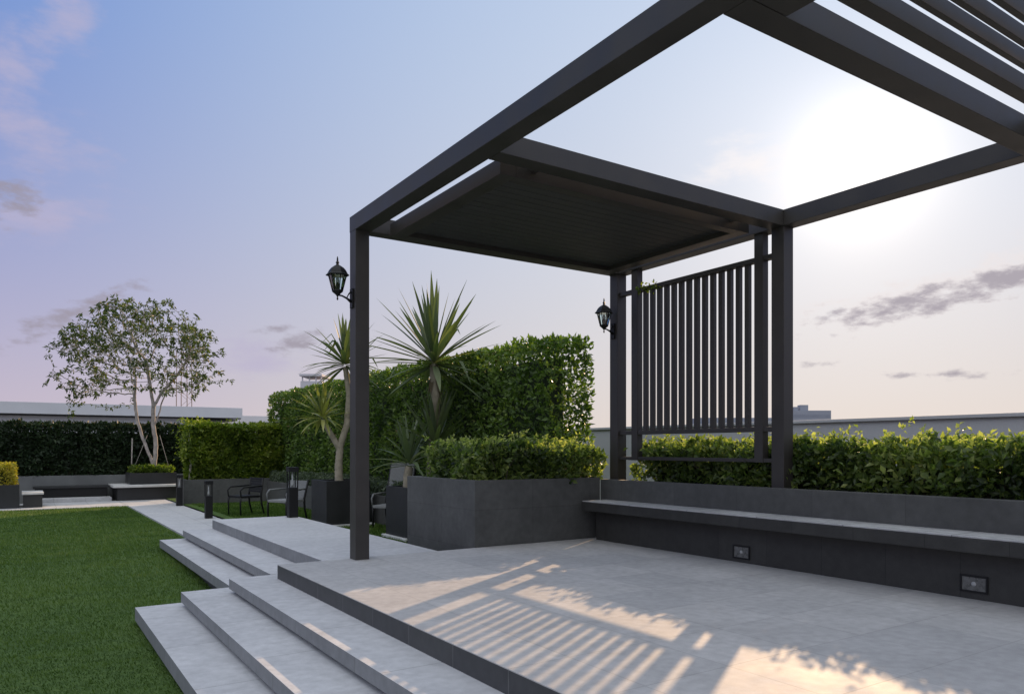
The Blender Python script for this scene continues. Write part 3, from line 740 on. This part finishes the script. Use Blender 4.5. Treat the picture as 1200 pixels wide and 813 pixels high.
# ------------------------------------------------------------------ bollard lights
def bollard():
    t = thing('bollard_light', '', 'bollard', (0, 0, 0), 0, 'black bollard lights along path and terrace')
    w = 0.075
    MB().box((-w, -w, 0), (w, w, 0.50), 0.004).build('shaft', M['black'], t)
    c = MB()
    for sx in (-1, 1):
        for sy in (-1, 1):
            c.box((sx * w - (0.016 if sx > 0 else 0), sy * w - (0.016 if sy > 0 else 0), 0.501), (sx * w + (0.016 if sx < 0 else 0), sy * w + (0.016 if sy < 0 else 0), 0.76))
    c.build('frame', M['black'], t)
    MB().lathe([(0.02, 0.501), (0.022, 0.56), (0.014, 0.62), (0.014, 0.759)], 10, smooth=True).build('lamp', M['frost'], t)
    MB().box((-w - .008, -w - .008, 0.761), (w + .008, w + .008, 0.84), 0.006).build('cap', M['black'], t)
    return t
b0 = bollard()
for i, (x, y_, z, lb) in enumerate([(3.80, 12.45, 0.0, 'black bollard light on the terrace corner beside the square planter box'),
                                    (3.52, 17.7, -0.41, 'black bollard light on the path edge by the head of the short steps'),
                                    (3.62, 22.0, -0.41, 'farthest black bollard light, at the path end beside the grey low planter')]):
    o = b0 if i == 0 else copy_tree(b0)
    o.location = (x, y_, z); o['label'] = lb

# ------------------------------------------------------------------ garden chairs
def chair(name, label, loc, rz, back_h=0.86, light=False, group='metal garden armchairs on the seating lawn'):
    t = thing(name, label, 'chair', loc, rz, group)
    seat_m = M['seatpad'] if light else M['black']; back_m = M['weave'] if light else M['black']
    s = MB()                                        # slatted or woven seat, front towards -y
    if light: s.box((-0.27, -0.27, 0.40), (0.27, 0.25, 0.455), 0.015)
    else:
        for k in range(9): s.box((-0.25, -0.25 + k * 0.056, 0.432), (0.25, -0.25 + k * 0.056 + 0.05, 0.455), 0.003)
        s.box((-0.27, -0.26, 0.408), (-0.24, 0.26, 0.431)); s.box((0.24, -0.26, 0.408), (0.27, 0.26, 0.431)); s.box((-0.238, -0.26, 0.408), (0.238, -0.235, 0.430))
    s.build('seat', seat_m, t)
    tilt = 0.13 if not light else 0.30
    b = MB(); q = Matrix.Rotation(-math.atan(tilt), 3, 'X')
    if light: b.box((-0.27, 0.24, 0.46), (0.27, 0.275, back_h), 0.012, rot=q, piv=(0, 0.25, 0.45))
    else:
        for k in range(6): b.box((-0.24, 0.25, 0.52 + k * 0.056), (0.24, 0.262, 0.52 + k * 0.056 + 0.048), 0.002, rot=q, piv=(0, 0.25, 0.45))
        b.box((-0.27, 0.245, 0.84 - 0.02), (0.27, 0.268, 0.86), 0.004, rot=q, piv=(0, 0.25, 0.45))
    b.build('backrest', back_m, t)
    for sx in (-1, 1):
        x = sx * 0.265
        MB().tube([(x, -0.25, 0.0), (x, -0.26, 0.30), (x, -0.25, 0.425)], [0.017, 0.022, 0.024], 6).build('leg', M['black'], t)
        MB().tube([(x, 0.34, 0.0), (x, 0.27, 0.25), (x, 0.255, 0.45), (x, 0.255 + (back_h - .45) * tilt, back_h)], [0.017, 0.022, 0.024, 0.02], 6).build('leg', M['black'], t)
        MB().tube([(x * 1.03, -0.25, 0.42), (x * 1.07, -0.27, 0.58), (x * 1.07, -0.20, 0.655), (x * 1.07, 0.02, 0.66), (x * 1.02, 0.275, 0.67)], [0.015, 0.018, 0.024, 0.024, 0.018], 6).build('armrest', M['weave'] if light else M['black'], t)
    return t
ZG = -0.385
chair('garden_chair', 'black slatted metal armchair on the seating lawn by the grey low planter', (4.33, 17.8, ZG), R(-74))
chair('garden_chair', 'grey-seated armchair half hidden behind the bollard and square planter box', (4.72, 15.9, ZG), R(-62), light=True)
chair('lounge_chair', 'high-backed woven grey lounge chair behind the slim dark planter box', (5.98, 13.3, ZG), R(-52), back_h=1.28, light=True)

# ------------------------------------------------------------------ palms (sword-leaved dracaenas)
def sword_crown(name, centre, n, length, width, mat, parent, el_lo=-35, el_hi=88, droop=0.5, seed=1, stiff=1.0, rnd_shift=0.0):
    rg = np.random.default_rng(seed)
    V, T, RN = [], [], []
    seg = 7; off = 0
    for i in range(n):
        el = R(el_lo + (el_hi - el_lo) * (i + rg.random()) / n)
        az = i * 2.39996 + rg.normal(0, 0.25)
        ln = length * rg.uniform(0.82, 1.12) * (1.0 if el > 0 else 0.9)
        w = width * rg.uniform(0.8, 1.15)
        d = np.array([math.cos(el) * math.cos(az), math.cos(el) * math.sin(az), math.sin(el)])
        side = unit(np.cross(d, np.array([0, 0, 1.0]))[None])[0]
        p = np.array(centre, float) + d * 0.04 + np.array([0, 0, (el / 1.5) * 0.08])
        bend = droop * rg.uniform(0.2, 1.3) * (1.25 - math.sin(max(el, 0))) / stiff
        kink = rg.integers(3, 6) if rg.random() < 0.12 else -1
        ring = []
        for k in range(seg + 1):
            t = k / seg
            ww = w * (0.55 + 1.3 * t if t < 0.35 else 1.0 * (1 - ((t - 0.35) / 0.65) ** 1.8) + 0.02)
            nrm = np.cross(side, d)
            V += [p - side * ww * 0.5 + nrm * ww * 0.16, p, p + side * ww * 0.5 + nrm * ww * 0.16]
            p = p + d * ln / seg
            d = d + np.array([0, 0, -1.0]) * bend / seg
            if k == kink: d = d + np.array([0, 0, -1.3])
            d = d / np.linalg.norm(d)
        for k in range(seg):
            a = off + k * 3
            for q in (0, 1):
                T += [[a + q, a + q + 1, a + q + 4], [a + q, a + q + 4, a + q + 3]]
        off += (seg + 1) * 3
        RN += [float(np.clip(rg.normal(0.45 + rnd_shift, 0.22), 0, 1))] * ((seg + 1) * 3)
    return np_mesh(name, np.array(V), np.array(T), mat, parent, np.array(RN))

def palm_trunk(name, pts, r, mat, parent):
    m = MB(); P = [Vector(p) for p in pts]; out = []; rr = []
    for i in range(len(P) - 1):
        for k in range(10):
            t = k / 10; out.append(P[i].lerp(P[i + 1], t)); f = (i + t) / (len(P) - 1)
            rr.append((r[0] + (r[1] - r[0]) * f) * (1.0 + (0.06 if k % 2 else -0.03)))
    out.append(P[-1]); rr.append(r[1])
    m.tube(out, rr, 10)
    return m.build(name, mat, parent)

p1 = thing('palm', 'forked pale-trunked palm with two leaf heads in the square planter box', 'palm', (5.37, 14.5, 0.44))
palm_trunk('trunk', [(0, 0, -0.05), (0.0, 0.03, 0.35), (0.03, 0.02, 0.75), (0.16, -0.02, 1.2), (0.2, -0.03, 1.8), (0.12, -0.02, 2.36)], (0.085, 0.05), M['palmbark'], p1)
palm_trunk('branch', [(0.02, 0.02, 0.70), (-0.13, 0.08, 0.98), (-0.24, 0.12, 1.18), (-0.28, 0.14, 1.28)], (0.062, 0.042), M['palmbark'], p1)
sword_crown('crown', (0.12, -0.02, 2.38), 64, 0.92, 0.085, M['leaf_palm'], p1, el_lo=-30, droop=0.55, seed=4)
sword_crown('crown', (-0.29, 0.145, 1.30), 52, 0.66, 0.072, M['leaf_palm_yellow'], p1, el_lo=-20, el_hi=80, droop=0.7, seed=9)

p2 = thing('palm', 'large spiky palm with a wide sword-leaved head above the charcoal planter', 'palm', (6.02, 11.66, 0.42))
palm_trunk('trunk', [(-0.04, 0.0, -0.05), (0.02, -0.01, 0.8), (0.04, -0.02, 1.6), (0.02, 0, 2.2)], (0.11, 0.075), M['palmbark'], p2)
sword_crown('dry_leaves', (0.02, 0, 2.17), 16, 0.55, 0.06, M['leaf_dead'], p2, el_lo=-88, el_hi=-66, droop=0.2, seed=31)
sword_crown('crown', (0.02, 0, 2.2), 80, 1.34, 0.10, M['leaf_palm'], p2, el_lo=-30, el_hi=88, droop=0.34, seed=12)
sword_crown('crown', (0.0, -0.08, 0.72), 46, 1.05, 0.085, M['leaf_palm'], p2, el_lo=10, el_hi=86, droop=0.4, seed=15)
p3 = thing('palm', 'short silvery offshoot palm at the foot of the large spiky palm', 'palm', (5.52, 11.62, 0.42))
palm_trunk('trunk', [(0, 0, -0.05), (0.0, 0.0, 0.25), (0.03, 0.0, 0.42)], (0.085, 0.07), M['palmbark'], p3)
sword_crown('crown', (0.03, 0, 0.44), 34, 0.8, 0.08, M['leaf_palm_grey'], p3, el_lo=-10, el_hi=84, droop=0.95, seed=22, rnd_shift=0.1)

# ------------------------------------------------------------------ terrace tree
def grow_tree():
    rg = np.random.default_rng(5)
    t = thing('tree', 'slender two-stemmed tree with a wide airy crown in the planter at the far end', 'tree', (3.5, 25.9, 0.32))
    ax = np.array([RGT.x, RGT.y, 0]); ay = np.array([FWD.x, FWD.y, 0]); az = np.array([0, 0, 1.0])
    def w(a, b, c): return ax * a + ay * b + az * c
    # attractors fill an umbrella-shaped crown; sizes in metres about the foot of the trunk
    A = []
    while len(A) < 1750:                       # clumps of twigs with gaps between them
        p = rg.uniform(-1, 1, 3)
        r = np.linalg.norm(p)
        if r > 1 or p[2] < -0.5 or rg.random() > 0.25 + 0.8 * r ** 2: continue
        if p[2] < 0.05 and (math.hypot(p[0], p[1]) < rg.uniform(0.3, 0.75) or rg.random() < 0.4): continue
        c = w(-0.5 + 2.42 * p[0], 1.7 * p[1], 3.62 + 1.9 * p[2])
        sg = rg.uniform(0.13, 0.30)
        for _ in range(rg.integers(9, 20)):
            q = c + rg.normal(0, sg, 3); e = np.array([(q @ ax + 0.5) / 2.6, (q @ ay) / 1.9, (q[2] - 3.62) / 1.93])
            if np.linalg.norm(e) < rg.uniform(0.97, 1.06): A.append(q)
    for _ in range(42): A.append(w(-2.45 + rg.normal(0, 0.30), rg.normal(0, 0.35), 2.75 + rg.normal(0, 0.30)))
    for _ in range(0): A.append(w(-1.95 + rg.normal(0, 0.4), -0.3 + rg.normal(0, 0.25), 1.80 + rg.normal(0, 0.1)))
    for _ in range(14): A.append(w(1.85 + rg.normal(0, 0.25), rg.normal(0, 0.25), 3.0 + rg.normal(0, 0.12)))
    A = np.array(A)
    nodes, par = [w(0, 0, 0)], [-1]
    def stem(start, pts):
        i = start
        for q in pts:
            a = nodes[i]; n = max(1, int(np.linalg.norm(q - a) / 0.14))
            for k in range(1, n + 1):
                nodes.append(a + (q - a) * k / n + (rg.normal(0, 0.008, 3) if k < n else 0)); par.append(i); i = len(nodes) - 1
        return i
    s1 = stem(0, [w(0.0, 0, 0.28), w(-0.22, 0.02, 0.85), w(-0.52, 0.05, 1.65), w(-0.63, 0.08, 2.4), w(-0.60, 0.1, 3.1)])
    s2 = stem(0, [w(0.04, 0, 0.3), w(0.10, -0.03, 0.9), w(0.03, -0.08, 1.6), w(0.06, -0.1, 2.15)])
    stem(s2, [w(-0.02, -0.2, 2.9), w(-0.12, -0.25, 3.6)])
    stem(s2, [w(0.28, -0.02, 2.6), w(0.62, 0.05, 3.0), w(0.95, 0.1, 3.5)])
    stem(s2 - 4, [w(0.22, 0.3, 2.5), w(0.3, 0.4, 3.2)])
    alive = np.ones(len(A), bool)
    for it in range(70):
        Nn = np.array(nodes); 
        if not alive.any(): break
        Aa = A[alive]
        d = np.linalg.norm(Aa[:, None] - Nn[None], axis=2); j = d.argmin(1); dm = d.min(1)
        pull = {}
        for q in range(len(Aa)):
            if dm[q] < 1.5: pull.setdefault(j[q], []).append((Aa[q] - Nn[j[q]]) / max(dm[q], 1e-6))
        new = []
        for k, v in pull.items():
            g = np.mean(v, 0) + rg.normal(0, 0.12, 3)
            nodes.append(Nn[k] + g / max(np.linalg.norm(g), 1e-6) * 0.12); par.append(int(k))
        d2 = np.linalg.norm(A[:, None] - np.array(nodes)[None], axis=2).min(1)
        alive &= d2 > 0.14
    Nn = np.array(nodes); n = len(Nn)
    kids = [[] for _ in range(n)]
    for i in range(1, n): kids[par[i]].append(i)
    rad = np.zeros(n)
    for i in range(n - 1, -1, -1):
        rad[i] = 0.0052 if not kids[i] else (sum(rad[c] ** 2.35 for c in kids[i])) ** (1 / 2.35)
    rad = np.minimum(rad, 0.13)
    tr, br = MB(), MB()
    started = [(0, c) for c in kids[0]]
    while started:
        a, c = started.pop()
        pts, rr = [Nn[a], Nn[c]], [min(rad[a], rad[c] * 1.25), rad[c]]
        i = c
        while kids[i]:
            ks = sorted(kids[i], key=lambda q: -rad[q])
            for o in ks[1:]: started.append((i, o))
            i = ks[0]; pts.append(Nn[i]); rr.append(rad[i])
        (tr if rr[0] > 0.045 else br).tube(pts, rr, 8 if rr[0] > 0.045 else 5, cap=False)
    tr.build('trunk', M['bark'], t); br.build('branches', M['bark'], t)
    tips = [i for i in range(n) if rad[i] < 0.0085]
    P, D, Fn = [], [], []
    for i in tips:
        dr = Nn[i] - Nn[par[i]] if par[i] >= 0 else az
        dr = dr / max(np.linalg.norm(dr), 1e-6)
        k = rg.integers(8, 15) if not kids[i] else rg.integers(1, 4)
        for _ in range(k):
            P.append(Nn[i] + rg.normal(0, 0.03, 3)); D.append(dr * 0.5 + rg.normal(0, 0.75, 3) + np.array([0, 0, -0.28])); Fn.append(rg.normal(0, 0.6, 3) + az)
    P = np.array(P); k = len(P)
    Ls = rg.uniform(0.09, 0.165, k)
    leaf_mesh('crown', P, np.array(D), np.array(Fn), Ls, Ls * 0.38, M['leaf_tree'], t, np.clip(rg.normal(0.5, 0.25, k), 0, 1))
    # guy wires that steady the young tree
    g = MB()
    for (a, b) in ((-0.62, -0.1), (0.5, 0.1)):
        g.tube([w(a, b, 0.05), w(a * 0.35 + 0.03, 0, 1.25)], 0.008, 5)
    g.tube([w(-0.64, -0.1, -0.02), w(-0.62, -0.08, 1.15)], 0.02, 6)
    g.build('support_stakes', M['bark'], t)
    print('tree nodes', n, 'leaves', k)
grow_tree()

yt = thing('young_tree', 'thin pale sapling stem at the left end of the bright hedge', 'sapling', (3.98, 22.5, 0.24))
MB().tube([(0, 0, -0.05), (0.02, 0, 0.5), (-0.02, 0.02, 1.1), (0.03, 0, 1.6)], [0.045, 0.04, 0.03, 0.012], 8).build('trunk', M['bark'], yt)
kk = 420
leaf_mesh('crown', np.stack([RNG.normal(-0.05, 0.17, kk), RNG.normal(-0.05, 0.15, kk), RNG.uniform(0.55, 1.75, kk)], 1), RNG.normal(0, 1, (kk, 3)), RNG.normal(0, 1, (kk, 3)) + np.array([0, 0, 1]), RNG.uniform(0.08, 0.14, kk), RNG.uniform(0.03, 0.06, kk), M['leaf_mid'], yt)

# ------------------------------------------------------------------ beyond the garden
pv = thing('pavilion', 'low white pavilion with a long flat roof slab behind the dark hedge', 'pavilion', (-2, 36, -0.85))
q0 = Vector((-2, 36, -0.85))
def vbox(name, lo, hi, mat, par=None, bev=0.01): return MB().box(Vector(lo) - q0, Vector(hi) - q0, bev).build(name, M[mat], par or pv)
vbox('roof', (-18, 36, 2.56), (8.65, 43, 3.03), 'white')
vbox('fascia_trim', (-18, 36.05, 2.515), (8.6, 36.3, 2.558), 'dkstone')
vbox('wall', (-17.5, 36.4, -0.85), (6.35, 42.5, 2.498), 'white')
vbox('column', (6.6, 36.6, -0.85), (6.95, 36.95, 2.498), 'black')
vbox('ceiling', (6.4, 36.4, 2.44), (8.5, 42.5, 2.497), 'dkstone')
wv = MB().box((8.9, 40, -0.85), (13.5, 40.3, 2.85), 0.01).build('boundary_wall', M['white'])
tag(wv, 'short white wall showing between the white roof end and the tall hedge', 'wall')
pp = MB(); pp.box((10.0, -14, -0.85), (10.2, 60, 1.53), 0.01); pp.box((9.96, -14, 1.532), (10.24, 60, 1.58), 0.01)
tag(pp.build('parapet', M['parapet']), 'long plain grey parapet wall running behind the bench hedge', 'parapet')

def at(u, d):
    a = (u - 600) / 875
    return FWD * d + RGT * (a * d)
def building(label, d, blocks, mat, floors=3.2, band='farglass', name='apartment_building', mast=None):
    """blocks: bearing range, top height, depth; a far block with window bands"""
    c = at((blocks[0][0] + blocks[0][1]) / 2, d)
    t = thing(name, label, 'building', (c.x, c.y, -40), math.atan2(RGT.y, RGT.x))
    for (u0, u1, top, dep) in blocks:
        x0 = (u0 - (blocks[0][0] + blocks[0][1]) / 2) / 875 * d; x1 = (u1 - (blocks[0][0] + blocks[0][1]) / 2) / 875 * d
        MB().box((x0, 0, 0), (x1, dep, top + 40), 0.05).build('wall', mat, t)
        z = top + 40 - 1.6
        while z > top + 40 - 16:
            MB().box((x0 + 0.5, -0.06, z - 1.2), (x1 - 0.5, -0.003, z)).build('window_band', M[band], t); z -= floors
    return t
def zt(v, d): return 1.15 + (525 - v) / 875 * d
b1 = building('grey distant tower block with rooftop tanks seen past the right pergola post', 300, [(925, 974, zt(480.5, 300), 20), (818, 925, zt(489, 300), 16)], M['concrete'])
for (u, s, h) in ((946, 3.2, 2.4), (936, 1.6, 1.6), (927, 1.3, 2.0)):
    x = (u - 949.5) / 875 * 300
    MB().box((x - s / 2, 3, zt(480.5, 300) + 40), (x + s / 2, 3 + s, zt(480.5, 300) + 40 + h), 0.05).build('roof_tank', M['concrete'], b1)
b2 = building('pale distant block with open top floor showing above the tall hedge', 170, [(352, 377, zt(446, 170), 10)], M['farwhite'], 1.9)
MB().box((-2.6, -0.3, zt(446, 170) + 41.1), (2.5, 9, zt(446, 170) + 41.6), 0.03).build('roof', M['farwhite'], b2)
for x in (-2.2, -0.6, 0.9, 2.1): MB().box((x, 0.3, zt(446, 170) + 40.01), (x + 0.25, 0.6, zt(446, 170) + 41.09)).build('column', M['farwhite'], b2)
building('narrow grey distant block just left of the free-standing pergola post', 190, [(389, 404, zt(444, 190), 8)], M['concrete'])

ms = thing('lattice_mast', 'thin rusty lattice mast rising behind the right side of the terrace tree', 'mast', tuple(at(213, 55)))
ms.location.z = -0.85; ms.rotation_euler[2] = math.atan2(RGT.y, RGT.x)
m = MB()
for x in (-0.42, 0.42):
    for y_ in (0, 0.8): m.tube([(x, y_, 0), (x * 0.9, y_, 9.2 if x < 0 else 8.6)], 0.03, 5)
m.build('leg', M['mast'], ms)
m = MB(); z = 0.3; s = 1
while z < 8.2:
    m.tube([(-0.42 * s, 0, z), (0.42 * s, 0, z + 0.75)], 0.012, 4); m.tube([(-0.42 * s, 0.8, z), (0.42 * s, 0.8, z + 0.75)], 0.012, 4); s = -s; z += 0.75
m.build('bracing', M['mast'], ms)
